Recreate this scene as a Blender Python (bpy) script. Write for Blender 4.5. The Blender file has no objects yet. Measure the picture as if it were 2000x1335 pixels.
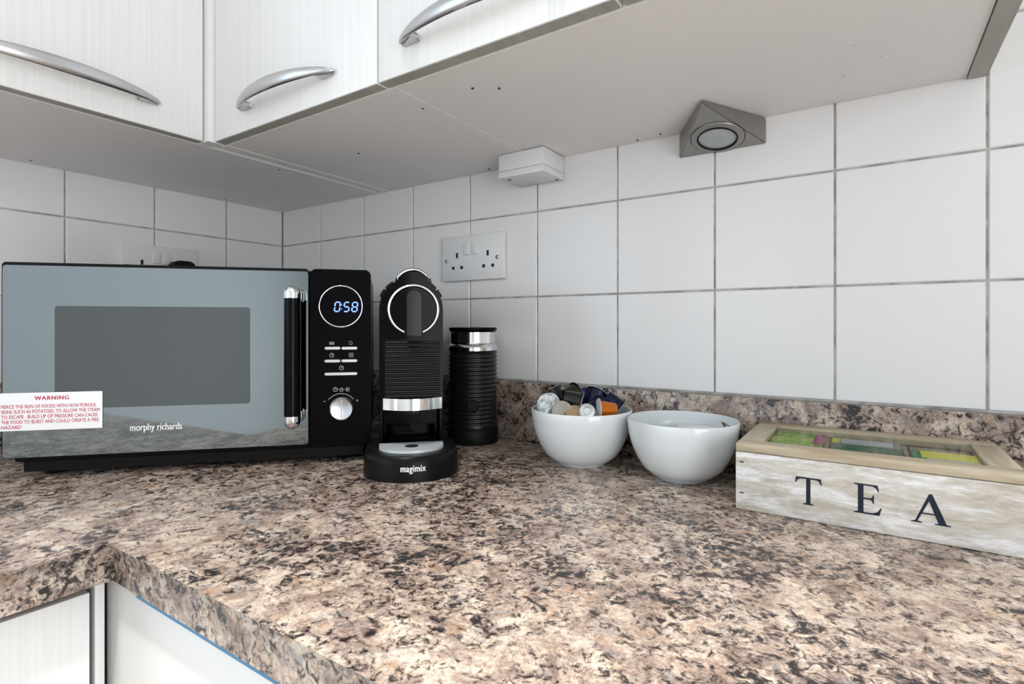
import bpy, bmesh, math, random
from mathutils import Vector, Matrix
random.seed(7)
SC = bpy.context.scene
COL = SC.collection

# ------------------------------------------------------------------ camera, light, exposure
CAM = Vector((1.255, -0.825, 1.1127)); YAW = 0.5865; FPX = 1051.4; CX, CY = 1000.0, 637.4
cd = bpy.data.cameras.new('camera'); cam = bpy.data.objects.new('camera', cd); COL.objects.link(cam)
cam.location = CAM; cam.rotation_euler = (math.pi/2, 0, YAW)
cd.sensor_fit = 'HORIZONTAL'; cd.sensor_width = 36.0; cd.lens = FPX*36/2000; cd.shift_y = (CY-667.5)/2000
cd.clip_start = 0.01
SC.camera = cam
SC.view_settings.view_transform = 'Standard'; SC.view_settings.look = 'None'
SC.view_settings.exposure = -0.22; SC.view_settings.gamma = 1.0; SC.view_settings.use_curve_mapping = False
SC.cycles.use_denoising = True
SC.cycles.sample_clamp_indirect = 6.0
SC.cycles.max_bounces = 10

wd = bpy.data.worlds.new('sky'); SC.world = wd; wd.use_nodes = True
bg = wd.node_tree.nodes['Background']; bg.inputs[0].default_value = (0.62, 0.80, 1.0, 1); bg.inputs[1].default_value = 1.6

def area(name, loc, rot, sx, sy, power, color):
    l = bpy.data.lights.new(name, 'AREA'); l.shape = 'RECTANGLE'; l.size = sx; l.size_y = sy
    l.energy = power; l.color = color
    o = bpy.data.objects.new(name, l); COL.objects.link(o); o.location = loc; o.rotation_euler = rot
    return o
# room: x 0..3.1, y -3.3..0, z 0..2.4 ; area lamps at the openings; back window and garden door added for light
RX, RY, RZ = 3.1, -3.3, 2.42
area('daylight_left_window', (0.03, -1.85, 1.6), (0, -math.pi/2, 0), 1.0, 1.1, 8.5, (0.72, 0.87, 1.0))
area('added_back_window_fill', (0.44, RY+0.03, 1.5), (math.pi/2, 0, 0), 0.74, 1.1, 6, (0.92, 0.96, 1.0))  # fill lamp in an added window, brightens the tiles under the units
area('added_garden_door_fill', (RX-0.03, -1.75, 1.0), (0, math.pi/2, 0), 1.9, 1.5, 42, (1.0, 0.97, 0.94))  # fill lamp in an added door, brightens the left units and tiles
DOWN = [(0.95, -0.88), (1.55, -0.88), (2.15, -0.88), (0.95, -2.1), (2.15, -2.1)]

# ------------------------------------------------------------------ pixel helpers (2000x1335 frame)
R_ = Vector((math.cos(YAW), math.sin(YAW), 0)); F_ = Vector((-math.sin(YAW), math.cos(YAW), 0)); U_ = Vector((0, 0, 1))
def ray(u, v): return F_ + R_*((u-CX)/FPX) + U_*((CY-v)/FPX)
def on(u, v, ax, val):
    d = ray(u, v); return CAM + d*((val-CAM[ax])/d[ax])
def at(u, v, D): return CAM + ray(u, v)*D

# ------------------------------------------------------------------ materials
def pbr(name, col, rough=0.5, metal=0.0, spec=0.5, coat=0.0, trans=0.0, emis=None, es=0.0, ior=1.45):
    m = bpy.data.materials.new(name); m.use_nodes = True
    b = m.node_tree.nodes['Principled BSDF']
    b.inputs['Base Color'].default_value = (*col, 1); b.inputs['Roughness'].default_value = rough
    b.inputs['Metallic'].default_value = metal; b.inputs['Specular IOR Level'].default_value = spec
    b.inputs['Coat Weight'].default_value = coat; b.inputs['Coat Roughness'].default_value = 0.05
    b.inputs['Transmission Weight'].default_value = trans; b.inputs['IOR'].default_value = ior
    if emis: b.inputs['Emission Color'].default_value = (*emis, 1); b.inputs['Emission Strength'].default_value = es
    return m
def nodes(m): return m.node_tree.nodes, m.node_tree.links, m.node_tree.nodes['Principled BSDF']
def coords(m, scale=(1,1,1), rot=(0,0,0)):
    n, l, b = nodes(m)
    tc = n.new('ShaderNodeTexCoord'); mp = n.new('ShaderNodeMapping')
    mp.inputs['Scale'].default_value = scale; mp.inputs['Rotation'].default_value = rot
    l.new(tc.outputs['Object'], mp.inputs['Vector']); return mp.outputs[0]
def noise(m, vec, scale, detail=4, rough=0.55, dist=0.0):
    n, l, b = nodes(m); t = n.new('ShaderNodeTexNoise')
    t.inputs['Scale'].default_value = scale; t.inputs['Detail'].default_value = detail
    t.inputs['Roughness'].default_value = rough; t.inputs['Distortion'].default_value = dist
    l.new(vec, t.inputs['Vector']); return t.outputs['Fac']
def ramp(m, fac, stops, interp='LINEAR'):
    n, l, b = nodes(m); r = n.new('ShaderNodeValToRGB'); r.color_ramp.interpolation = interp
    e = r.color_ramp.elements
    while len(e) < len(stops): e.new(0.5)
    for i, (p, c) in enumerate(stops):
        e[i].position = p; e[i].color = (*c, 1) if len(c) == 3 else c
    l.new(fac, r.inputs[0]); return r.outputs[0]
def mixc(m, fac, a, b_, mode='MIX'):
    n, l, b = nodes(m); x = n.new('ShaderNodeMix'); x.data_type = 'RGBA'; x.blend_type = mode
    for sock, val in ((x.inputs[0], fac), (x.inputs[6], a), (x.inputs[7], b_)):
        if hasattr(val, 'links'): l.new(val, sock)
        elif isinstance(val, tuple): sock.default_value = (*val, 1)
        else: sock.default_value = val
    return x.outputs[2]
def math_(m, op, a, b_=0.0):
    n, l, b = nodes(m); x = n.new('ShaderNodeMath'); x.operation = op
    for sock, val in ((x.inputs[0], a), (x.inputs[1], b_)):
        if hasattr(val, 'links'): l.new(val, sock)
        else: sock.default_value = val
    return x.outputs[0]
def bump(m, h, strength, dist=0.001):
    n, l, b = nodes(m); x = n.new('ShaderNodeBump'); x.inputs['Strength'].default_value = strength
    x.inputs['Distance'].default_value = dist; l.new(h, x.inputs['Height']); l.new(x.outputs[0], b.inputs['Normal'])
def setc(m, c):
    n, l, b = nodes(m); l.new(c, b.inputs['Base Color'])

M = {}
# speckled stone-effect laminate
m = M['laminate'] = pbr('stone_laminate', (0.3, 0.25, 0.2), 0.23, spec=0.42)
v = coords(m)
zone = noise(m, v, 9, 3, 0.5, 0.4); patch = noise(m, v, 30, 5, 0.62, 0.9); patch2 = noise(m, v, 58, 5, 0.6, 1.1)
fleck = noise(m, v, 122, 5, 0.68, 1.0); fine = noise(m, v, 300, 3, 0.6, 0.4); blot = noise(m, v, 50, 5, 0.7, 0.8)
base_ = ramp(m, math_(m, 'ADD', math_(m, 'MULTIPLY', patch, 0.7), math_(m, 'MULTIPLY', fine, 0.3)),
             [(0.38, (0.30, 0.215, 0.175)), (0.46, (0.47, 0.375, 0.32)), (0.52, (0.66, 0.545, 0.455)), (0.60, (0.84, 0.74, 0.63))])
base_ = mixc(m, math_(m, 'MULTIPLY', ramp(m, patch2, [(0.56, (0, 0, 0)), (0.66, (1, 1, 1))]), 0.6), base_, (0.54, 0.34, 0.21))
base_ = mixc(m, math_(m, 'MULTIPLY', ramp(m, patch2, [(0.34, (1, 1, 1)), (0.43, (0, 0, 0))]), 0.7), base_, (0.36, 0.345, 0.35))
fk = math_(m, 'ADD', math_(m, 'ADD', math_(m, 'MULTIPLY', fleck, 0.62), math_(m, 'MULTIPLY', blot, 0.38)), math_(m, 'MULTIPLY', math_(m, 'SUBTRACT', zone, 0.5), 0.22))
mid = ramp(m, fk, [(0.455, (1, 1, 1)), (0.53, (0, 0, 0))])
base_ = mixc(m, math_(m, 'MULTIPLY', mid, 0.76), base_, (0.120, 0.088, 0.080))
drk = ramp(m, fk, [(0.42, (1, 1, 1)), (0.472, (0, 0, 0))])
base_ = mixc(m, math_(m, 'MULTIPLY', drk, 0.95), base_, (0.016, 0.015, 0.017))
vein = ramp(m, math_(m, 'ABSOLUTE', math_(m, 'SUBTRACT', noise(m, v, 62, 4, 0.6, 1.4), 0.5)), [(0.0, (1, 1, 1)), (0.014, (0, 0, 0))])
base_ = mixc(m, math_(m, 'MULTIPLY', vein, 0.55), base_, (0.05, 0.04, 0.038))
setc(m, mixc(m, 1.0, base_, (0.76, 0.74, 0.73), 'MULTIPLY'))
# tiles, grout, paint
m = M['tile'] = pbr('glazed_tile', (0.79, 0.785, 0.785), 0.22, spec=0.45)
v = coords(m); bump(m, noise(m, v, 9, 2), 0.12, 0.004)
m = M['grout'] = pbr('grout', (0.34, 0.33, 0.31), 0.9, spec=0.1)
v = coords(m); setc(m, ramp(m, noise(m, v, 40, 4), [(0.35, (0.27, 0.26, 0.25)), (0.65, (0.50, 0.49, 0.47))]))
M['paint'] = pbr('wall_paint', (0.80, 0.81, 0.82), 0.7, spec=0.2)
M['ceil'] = pbr('ceiling_paint', (0.88, 0.88, 0.87), 0.8, spec=0.2)
m = M['floor'] = pbr('floor_vinyl', (0.45, 0.40, 0.36), 0.4)
v = coords(m, (1, 8, 1)); setc(m, ramp(m, noise(m, v, 6, 4), [(0.3, (0.36, 0.31, 0.27)), (0.7, (0.52, 0.47, 0.42))]))
# cabinet doors: white with a fine vertical grain
m = M['door'] = pbr('white_grain_door', (0.90, 0.90, 0.89), 0.38, spec=0.4)
v = coords(m, (320, 320, 3)); g = noise(m, v, 1.0, 3, 0.6)
setc(m, ramp(m, g, [(0.3, (0.785, 0.785, 0.775)), (0.55, (0.83, 0.83, 0.827)), (0.8, (0.845, 0.845, 0.842))])); bump(m, g, 0.18, 0.001)
M['doorplain'] = pbr('white_smooth_door', (0.80, 0.80, 0.785), 0.3, spec=0.45)
m = M['carcass'] = pbr('white_melamine', (0.72, 0.72, 0.715), 0.45, spec=0.35)
v = coords(m); sp = noise(m, v, 70, 2, 0.4)
setc(m, mixc(m, ramp(m, sp, [(0.765, (0, 0, 0)), (0.80, (1, 1, 1))]), ramp(m, noise(m, v, 3, 3), [(0.3, (0.79, 0.785, 0.78)), (0.7, (0.83, 0.825, 0.825))]), (0.25, 0.24, 0.22)))
M['edgeband'] = pbr('white_edge_band', (0.88, 0.88, 0.86), 0.4)
m = M['greyedge'] = pbr('grey_board_edge', (0.38, 0.38, 0.34), 0.6)  # greenish-grey board edge, tone varied by noise
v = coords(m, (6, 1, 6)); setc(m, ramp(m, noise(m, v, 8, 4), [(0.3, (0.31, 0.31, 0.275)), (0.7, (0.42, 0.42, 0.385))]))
M['gapdark'] = pbr('dark_gap', (0.03, 0.03, 0.03), 0.8)
m = M['steel'] = pbr('brushed_steel', (0.56, 0.56, 0.57), 0.30, 1.0)
v = coords(m, (4, 400, 400)); bump(m, noise(m, v, 1.0, 2), 0.05, 0.0005)
m = M['lampsteel'] = pbr('lamp_brushed_nickel', (0.34, 0.33, 0.315), 0.42, 1.0)
v = coords(m, (6, 300, 300)); bump(m, noise(m, v, 1.0, 2), 0.05, 0.0005)
M['chrome'] = pbr('chrome', (0.86, 0.87, 0.88), 0.06, 1.0)
M['darkhole'] = pbr('dark_hole', (0.01, 0.01, 0.01), 0.6)
M['bulbglass'] = pbr('frosted_lamp_glass', (0.40, 0.44, 0.47), 0.15, 0.0, 0.6, coat=0.6)
M['plastic'] = pbr('white_plastic', (0.74, 0.745, 0.755), 0.32)
M['plasticgrey'] = pbr('pale_plastic', (0.76, 0.76, 0.76), 0.4)
M['black'] = pbr('gloss_black_plastic', (0.0025, 0.0025, 0.003), 0.07, spec=0.10)
M['blacksatin'] = pbr('satin_black_plastic', (0.005, 0.005, 0.0055), 0.34, spec=0.16)
M['blackmatt'] = pbr('matt_black_plastic', (0.006, 0.006, 0.006), 0.5, spec=0.2)
M['mirror'] = pbr('mirror_door_glass', (0.28, 0.325, 0.345), 0.04, 1.0)
M['mirrordark'] = pbr('mirror_door_window', (0.125, 0.137, 0.142), 0.07, 1.0)
M['print'] = pbr('pale_print', (0.55, 0.55, 0.55), 0.5)
M['logo'] = pbr('white_print', (0.85, 0.85, 0.85), 0.45)
M['led'] = pbr('blue_display', (0.02, 0.03, 0.1), 0.4, emis=(0.16, 0.30, 1.0), es=3.0)
M['redink'] = pbr('red_ink', (0.55, 0.03, 0.09), 0.6)
M['paper'] = pbr('white_paper', (0.86, 0.865, 0.88), 0.5, spec=0.3)
M['porcelain'] = pbr('white_porcelain', (0.80, 0.845, 0.865), 0.10, spec=0.55, coat=0.3)
m = M['washwood'] = pbr('whitewashed_wood', (0.6, 0.56, 0.5), 0.6, spec=0.3)
v = coords(m, (1, 1, 5)); a_ = noise(m, v, 13, 5, 0.65, 0.8); b2 = noise(m, v, 55, 4, 0.7, 0.5)
w = math_(m, 'ADD', math_(m, 'MULTIPLY', a_, 0.6), math_(m, 'MULTIPLY', b2, 0.4))
setc(m, ramp(m, w, [(0.33, (0.36, 0.30, 0.22)), (0.44, (0.52, 0.475, 0.41)), (0.52, (0.62, 0.60, 0.565)), (0.60, (0.80, 0.80, 0.81))]))
m = M['wood'] = pbr('pale_wood', (0.45, 0.36, 0.25), 0.55, spec=0.3)
v = coords(m, (2, 14, 14)); a_ = noise(m, v, 5, 5, 0.6, 0.6)
setc(m, ramp(m, a_, [(0.3, (0.36, 0.285, 0.18)), (0.55, (0.52, 0.44, 0.32)), (0.75, (0.62, 0.56, 0.455))]))
m = M['woody'] = pbr('pale_wood_crossways', (0.45, 0.36, 0.25), 0.55, spec=0.3)
v = coords(m, (14, 2, 14)); a_ = noise(m, v, 5, 5, 0.6, 0.6)
setc(m, ramp(m, a_, [(0.3, (0.38, 0.31, 0.205)), (0.55, (0.54, 0.465, 0.345)), (0.75, (0.63, 0.57, 0.465))]))
M['navyink'] = pbr('navy_ink', (0.006, 0.012, 0.03), 0.5)
m = M['pane'] = bpy.data.materials.new('clear_pane'); m.use_nodes = True; n = m.node_tree.nodes; n.clear(); l = m.node_tree.links
o_ = n.new('ShaderNodeOutputMaterial'); mx = n.new('ShaderNodeMixShader'); tr = n.new('ShaderNodeBsdfTransparent'); gl = n.new('ShaderNodeBsdfGlossy'); lwt = n.new('ShaderNodeLayerWeight'); pw = n.new('ShaderNodeMath'); fr = n.new('ShaderNodeMath')
tr.inputs[0].default_value = (0.96, 0.98, 0.97, 1); gl.inputs['Roughness'].default_value = 0.02; pw.operation = 'POWER'; pw.inputs[1].default_value = 5.0; fr.operation = 'MULTIPLY_ADD'; fr.inputs[1].default_value = 0.45; fr.inputs[2].default_value = 0.03; l.new(lwt.outputs['Facing'], pw.inputs[0]); l.new(pw.outputs[0], fr.inputs[0])
l.new(fr.outputs[0], mx.inputs[0]); l.new(tr.outputs[0], mx.inputs[1]); l.new(gl.outputs[0], mx.inputs[2]); l.new(mx.outputs[0], o_.inputs[0])
M['bluestrip'] = pbr('blue_strip', (0.04, 0.20, 0.38), 0.35)
M['winframe'] = pbr('white_window_frame', (0.85, 0.85, 0.85), 0.35)
def flat(name, c, r=0.35, metal=0.0): M[name] = pbr(name, c, r, metal); return M[name]

# ------------------------------------------------------------------ builders
def link(o, parent=None):
    COL.objects.link(o)
    if parent is not None: o.parent = parent
    return o
def mesh_obj(name, bm, mat, parent=None, smooth=None):
    me = bpy.data.meshes.new(name); bmesh.ops.recalc_face_normals(bm, faces=bm.faces[:]); bm.to_mesh(me); bm.free()
    me.materials.append(M[mat] if isinstance(mat, str) else mat)
    if smooth:
        me.shade_smooth(); me.set_sharp_from_angle(angle=math.radians(smooth))
    return link(bpy.data.objects.new(name, me), parent)
def tag(o, label, cat, group=None):
    o['label'] = label; o['category'] = cat
    if group: o['group'] = group
    return o
def struct(o): o['kind'] = 'structure'; return o
def thing(name, label, cat, loc=(0, 0, 0), rz=0.0, group=None):
    o = bpy.data.objects.new(name, None); o.empty_display_size = 0.02; COL.objects.link(o)
    o.location = loc; o.rotation_euler = (0, 0, rz); return tag(o, label, cat, group)
def bm_box(bm, x0, x1, y0, y1, z0, z1):
    vs = [bm.verts.new((x, y, z)) for x in (x0, x1) for y in (y0, y1) for z in (z0, z1)]
    for f in ((0, 1, 3, 2), (4, 6, 7, 5), (0, 4, 5, 1), (2, 3, 7, 6), (0, 2, 6, 4), (1, 5, 7, 3)):
        bm.faces.new([vs[i] for i in f])
    return vs
def box(name, x0, x1, y0, y1, z0, z1, mat, parent=None, bevel=0.0, seg=2):
    bm = bmesh.new(); bm_box(bm, x0, x1, y0, y1, z0, z1)
    if bevel: bmesh.ops.bevel(bm, geom=bm.edges[:], offset=bevel, segments=seg, profile=0.5, affect='EDGES')
    return mesh_obj(name, bm, mat, parent, 40 if bevel else None)
def bm_lathe(bm, prof, seg=48, center=(0, 0, 0), close=False):
    rings = []
    for r, z in prof:
        if r < 1e-6: rings.append([bm.verts.new((center[0], center[1], center[2]+z))])
        else: rings.append([bm.verts.new((center[0]+r*math.cos(2*math.pi*k/seg), center[1]+r*math.sin(2*math.pi*k/seg), center[2]+z)) for k in range(seg)])
    pairs = list(zip(rings[:-1], rings[1:]))
    if close: pairs.append((rings[-1], rings[0]))
    for a, b in pairs:
        for k in range(seg):
            k2 = (k+1) % seg
            q = [a[k % len(a)], a[k2 % len(a)], b[k2 % len(b)], b[k % len(b)]]
            u = []
            for x in q:
                if x not in u: u.append(x)
            if len(u) > 2: bm.faces.new(u)
def lathe(name, prof, mat, parent=None, seg=48, center=(0, 0, 0), smooth=40, close=False):
    bm = bmesh.new(); bm_lathe(bm, prof, seg, center, close); return mesh_obj(name, bm, mat, parent, smooth)
def bm_prism(bm, pts, w0, w1, axis='y'):
    """polygon pts (a,b) extruded along an axis: y -> (a,w,b), z -> (a,b,w), x -> (w,a,b)"""
    f = {'y': lambda a, b, w: (a, w, b), 'z': lambda a, b, w: (a, b, w), 'x': lambda a, b, w: (w, a, b)}[axis]
    A = [bm.verts.new(f(a, b, w0)) for a, b in pts]; B = [bm.verts.new(f(a, b, w1)) for a, b in pts]
    bm.faces.new(A); bm.faces.new(B[::-1])
    for i in range(len(pts)):
        j = (i+1) % len(pts); bm.faces.new([A[i], B[i], B[j], A[j]])
def prism(name, pts, w0, w1, mat, parent=None, axis='y', bevel=0.0, smooth=None, seg=2):
    bm = bmesh.new(); bm_prism(bm, pts, w0, w1, axis)
    if bevel:
        es = [e for e in bm.edges if len(e.link_faces) == 2 and e.calc_face_angle(0) > 0.6]
        bmesh.ops.bevel(bm, geom=es, offset=bevel, segments=seg, profile=0.5, affect='EDGES')
    return mesh_obj(name, bm, mat, parent, smooth or (35 if bevel else None))
def rrect(x0, x1, z0, z1, r, n=6):
    pts = []
    for cx, cz, a0 in ((x1-r, z1-r, 0), (x0+r, z1-r, 90), (x0+r, z0+r, 180), (x1-r, z0+r, 270)):
        for k in range(n+1):
            a = math.radians(a0+90*k/n); pts.append((cx+r*math.cos(a), cz+r*math.sin(a)))
    return pts
def bm_torus(bm, R, r, center, axis='y', a0=0, a1=360, seg=64, sub=8, flatk=1.0):
    full = abs(a1-a0) >= 360; n = seg if full else seg+1; rings = []
    for i in range(n):
        a = math.radians(a0+(a1-a0)*i/seg); ring = []
        for j in range(sub):
            b = 2*math.pi*j/sub; rr = R+r*math.cos(b); h = r*flatk*math.sin(b)
            p = (rr*math.cos(a), h, rr*math.sin(a)) if axis == 'y' else (rr*math.cos(a), rr*math.sin(a), h)
            ring.append(bm.verts.new((p[0]+center[0], p[1]+center[1], p[2]+center[2])))
        rings.append(ring)
    for i in range(len(rings) if full else len(rings)-1):
        A, B = rings[i], rings[(i+1) % len(rings)]
        for j in range(sub): bm.faces.new([A[j], A[(j+1) % sub], B[(j+1) % sub], B[j]])
    if not full:
        bm.faces.new(rings[0]); bm.faces.new(rings[-1][::-1])
def disc_pts(cx, cz, r, n=32, sx=1.0): return [(cx+sx*r*math.cos(2*math.pi*k/n), cz+r*math.sin(2*math.pi*k/n)) for k in range(n)]
def stroke(bm, p, q, w, y0, y1):
    """a thin bar between 2-D points p,q in the x-z plane"""
    d = Vector((q[0]-p[0], q[1]-p[1])); d.normalize(); n = Vector((-d.y, d.x))*w/2
    bm_prism(bm, [(p[0]+n.x, p[1]+n.y), (q[0]+n.x, q[1]+n.y), (q[0]-n.x, q[1]-n.y), (p[0]-n.x, p[1]-n.y)], y0, y1, 'y')
def text(name, body, size, mat, parent, x, y, z, align='LEFT', bold=0.0, spacing=1.0, line=1.0, rot=0.0, shear=0.0, sx=1.0):
    """flat lettering standing in the local x-z plane, facing local -y"""
    cu = bpy.data.curves.new(name, 'FONT'); cu.body = body; cu.size = size; cu.align_x = align
    cu.space_character = spacing; cu.space_line = line; cu.shear = shear
    cu.extrude = 0.0001; cu.resolution_u = 3
    t = bpy.data.objects.new(name, cu); COL.objects.link(t)
    dg = bpy.context.evaluated_depsgraph_get(); me = bpy.data.meshes.new_from_object(t.evaluated_get(dg))
    bpy.data.objects.remove(t); bpy.data.curves.remove(cu)
    if bold:
        bm = bmesh.new(); bm.from_mesh(me); g = bm.verts[:]+bm.edges[:]+bm.faces[:]
        for k_ in (-1, 1):
            r_ = bmesh.ops.duplicate(bm, geom=g); vv = [e for e in r_['geom'] if isinstance(e, bmesh.types.BMVert)]
            bmesh.ops.translate(bm, vec=(k_*bold*size, 0, 0.00002*k_), verts=vv)
        bm.to_mesh(me); bm.free()
    Mx = Matrix.Translation((x, y, z)) @ Matrix.Rotation(rot, 4, 'Y') @ Matrix.Rotation(math.pi/2, 4, 'X') @ Matrix.Scale(sx, 4, (1, 0, 0))
    me.transform(Mx); me.materials.clear(); me.materials.append(M[mat]); me.name = name
    return link(bpy.data.objects.new(name, me), parent)

# ------------------------------------------------------------------ the room
WT = 0.91                       # worktop height
P = 0.152; H1 = 1.318           # tile pitch, first horizontal joint
struct(box('floor', -0.1, RX+0.1, RY-0.1, 0.1, -0.06, 0.0, 'floor'))
struct(box('ceiling', -0.1, RX+0.1, RY-0.1, 0.1, RZ, RZ+0.06, 'ceil'))
bm = bmesh.new()
for a, b, c, d in ((0, 0.06, 0, RZ), (0.82, RX+0.1, 0, RZ), (0.06, 0.82, 0, 0.93), (0.06, 0.82, 2.07, RZ)): bm_box(bm, a, b, RY-0.1, RY, c, d)
wall_back = struct(mesh_obj('wall_back', bm, 'paint'))
def wall_with_hole(name, x0, x1, y0, y1, h):
    """a wall slab standing along y with one opening h=(ya,yb,za,zb)"""
    ya, yb, za, zb = h; bm = bmesh.new()
    for a, b, c, d in ((y0, ya, 0, RZ), (yb, y1, 0, RZ), (ya, yb, 0, za), (ya, yb, zb, RZ)):
        if b-a > 1e-4 and d-c > 1e-4: bm_box(bm, x0, x1, a, b, c, d)
    return struct(mesh_obj(name, bm, 'paint'))
wall_left = wall_with_hole('wall_left', -0.1, -0.004, RY-0.1, 0.1, (-2.4, -1.3, 1.1, 2.1))
wall_far = wall_with_hole('wall_far_right', RX, RX+0.1, RY-0.1, 0.1, (-2.5, -1.0, 0.05, 2.15))
wall_right = struct(box('wall_right', -0.004, RX, 0.004, 0.1, 0, RZ, 'paint'))
def window(name, x, y0, y1, z0, z1):
    w_ = struct(box(name, x-0.004, x+0.004, y0+0.05, y1-0.05, z0+0.05, z1-0.05, 'pane'))
    bm = bmesh.new(); t = 0.05
    for a, b, c, d in ((y0, y1, z0, z0+t), (y0, y1, z1-t, z1), (y0, y0+t, z0+t, z1-t), (y1-t, y1, z0+t, z1-t), ((y0+y1)/2-.025, (y0+y1)/2+.025, z0+t, z1-t)):
        bm_box(bm, x-0.03, x+0.03, a, b, c, d)
    mesh_obj('window_frame', bm, 'winframe', w_)
window('window_1', -0.05, -2.4, -1.3, 1.1, 2.1)
window('door_1_added', RX+0.05, -2.5, -1.0, 0.05, 2.15)  # unseen glazed door, added for the light on the left units

w_ = struct(box('window_2_added', 0.11, 0.77, RY-0.054, RY-0.046, 0.98, 2.02, 'pane')); bm = bmesh.new()  # unseen back window, added to light the right wall under the units
for a, b, c, d in ((0.06, 0.82, 0.93, 0.98), (0.06, 0.82, 2.02, 2.07), (0.06, 0.11, 0.98, 2.02), (0.77, 0.82, 0.98, 2.02)): bm_box(bm, a, b, RY-0.08, RY-0.02, c, d)
mesh_obj('window_frame', bm, 'winframe', w_)

# tiles: real pieces over a recessed grout bed
TILE = {}
def tile_mesh(kind, w, h):
    k = (kind, round(w, 4), round(h, 4))
    if k not in TILE:
        bm = bmesh.new(); g = 0.0013
        if kind == 'r': bm_box(bm, g, w-g, 0.0, 0.003, g, h-g)
        else: bm_box(bm, -0.003, 0.0, g, w-g, g, h-g)
        es = [e for e in bm.edges if all((abs(v_.co.y) if kind == 'r' else abs(v_.co.x)) < 1e-6 for v_ in e.verts)]
        bmesh.ops.bevel(bm, geom=es, offset=0.0012, segments=1, affect='EDGES')
        me = bpy.data.meshes.new('tile'); bmesh.ops.recalc_face_normals(bm, faces=bm.faces[:]); bm.to_mesh(me); bm.free()
        me.materials.append(M['tile']); TILE[k] = me
    return TILE[k]
XL = [0.0005] + [0.1526+P*k for k in range(14)]
ZL = [H1-2*P, H1-P, H1, H1+P, H1+2*P, H1+3*P, H1+4*P]
box('grout_bed', -0.003, XL[-1], 0.0016, 0.0045, ZL[0], ZL[-1], 'grout', wall_right)
for i in range(len(XL)-1):
    for j in range(len(ZL)-1):
        if XL[i] < 1.36 and j > 2: continue
        o = link(bpy.data.objects.new('tile', tile_mesh('r', XL[i+1]-XL[i], P)), wall_right); o.location = (XL[i], 0, ZL[j])
YL = [-0.0005] + [-(0.1445+P*k) for k in range(8)]
box('grout_bed', -0.0045, -0.0016, YL[-1], 0.0, ZL[0], ZL[4], 'grout', wall_left)
for i in range(len(YL)-1):
    for j in range(4):
        if YL[i] > -0.72 and j > 2: continue
        o = link(bpy.data.objects.new('tile', tile_mesh('l', YL[i]-YL[i+1], P)), wall_left); o.location = (0, YL[i+1], ZL[j])

# ------------------------------------------------------------------ worktop and upstands
EX, EY = 0.657, -0.609
bm = bmesh.new()
bm_prism(bm, [(0.0, -0.0005), (0.0, -1.30), (EX, -1.30), (EX, EY), (2.6, EY), (2.6, -0.0005)], WT-0.038, WT, 'z')
es = []
for e in bm.edges:
    a, b = e.verts[0].co, e.verts[1].co
    if abs(a.z-b.z) < 1e-6 and ((abs(a.x-EX) < 1e-5 and abs(b.x-EX) < 1e-5) or (abs(a.y-EY) < 1e-5 and abs(b.y-EY) < 1e-5)): es.append(e)
bmesh.ops.bevel(bm, geom=[e for e in es if e.verts[0].co.z > WT-0.01], offset=0.006, segments=5, profile=0.5, affect='EDGES')
wt = mesh_obj('worktop', bm, 'laminate', None, 50)
tag(wt, 'L-shaped speckled brown stone-effect laminate worktop filling the kitchen corner', 'worktop')
up = box('worktop_upstand', 0.021, 2.6, -0.020, -0.0005, WT+0.0003, 1.0135, 'laminate', None, 0.002)
tag(up, 'speckled brown laminate upstand behind the bowls and tea box', 'upstand')
up2 = box('worktop_upstand', 0.0005, 0.020, -1.30, -0.0005, WT+0.0003, 1.0135, 'laminate', None, 0.002)
tag(up2, 'speckled brown laminate upstand along the wall behind the microwave', 'upstand')
box('sealant_line', 0.021, 2.6, -0.006, -0.0006, 1.0136, 1.0165, 'grout', up)
box('blue_edge_strip', EX+0.045, 2.4, EY+0.0015, EY+0.0075, WT-0.0425, WT-0.0381, 'bluestrip', wt)  # thin blue strip below the worktop's front edge

# ------------------------------------------------------------------ base cabinets
c = thing('base_cabinet', 'white grained base cabinet under the worktop in front of the microwave', 'cabinet', (0.33, -0.95, 0))
box('carcass', -0.33, 0.295, -0.34, 0.27, 0.1, 0.870, 'carcass', c)
box('plinth', -0.33, 0.24, -0.34, 0.27, 0.0, 0.0995, 'doorplain', c)
yA = on(176, 1250, 0, 0.643).y; yB = on(185, 1250, 0, 0.630).y; yC = min(on(205, 1250, 0, 0.630).y, -0.6025)
XR = on(205, 1250, 1, -0.601).x
box('door', 0.296, 0.313, -0.33, yA+0.95, 0.12, 0.8625, 'door', c, 0.0015)
c2 = thing('base_cabinet', 'smooth white base unit front beneath the long worktop edge', 'cabinet', (1.25, -0.30, 0))
box('carcass', -0.585, 0.3, -0.282, 0.295, 0.1, 0.870, 'carcass', c2)
box('plinth', -0.585, 0.3, -0.23, 0.295, 0.0, 0.0995, 'doorplain', c2)
box('door', XR-1.25, 0.02, -0.301, -0.283, 0.12, 0.866, 'doorplain', c2, 0.006, 4)
box('door', 0.024, 0.3, -0.301, -0.283, 0.12, 0.866, 'doorplain', c2, 0.006, 4)
cp = box('corner_post', 0.612, 0.630, yB, yC, 0.02, 0.8705, 'door', None, 0.001)
tag(cp, 'narrow white corner filler post between the two base cabinet fronts', 'filler post')

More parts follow.
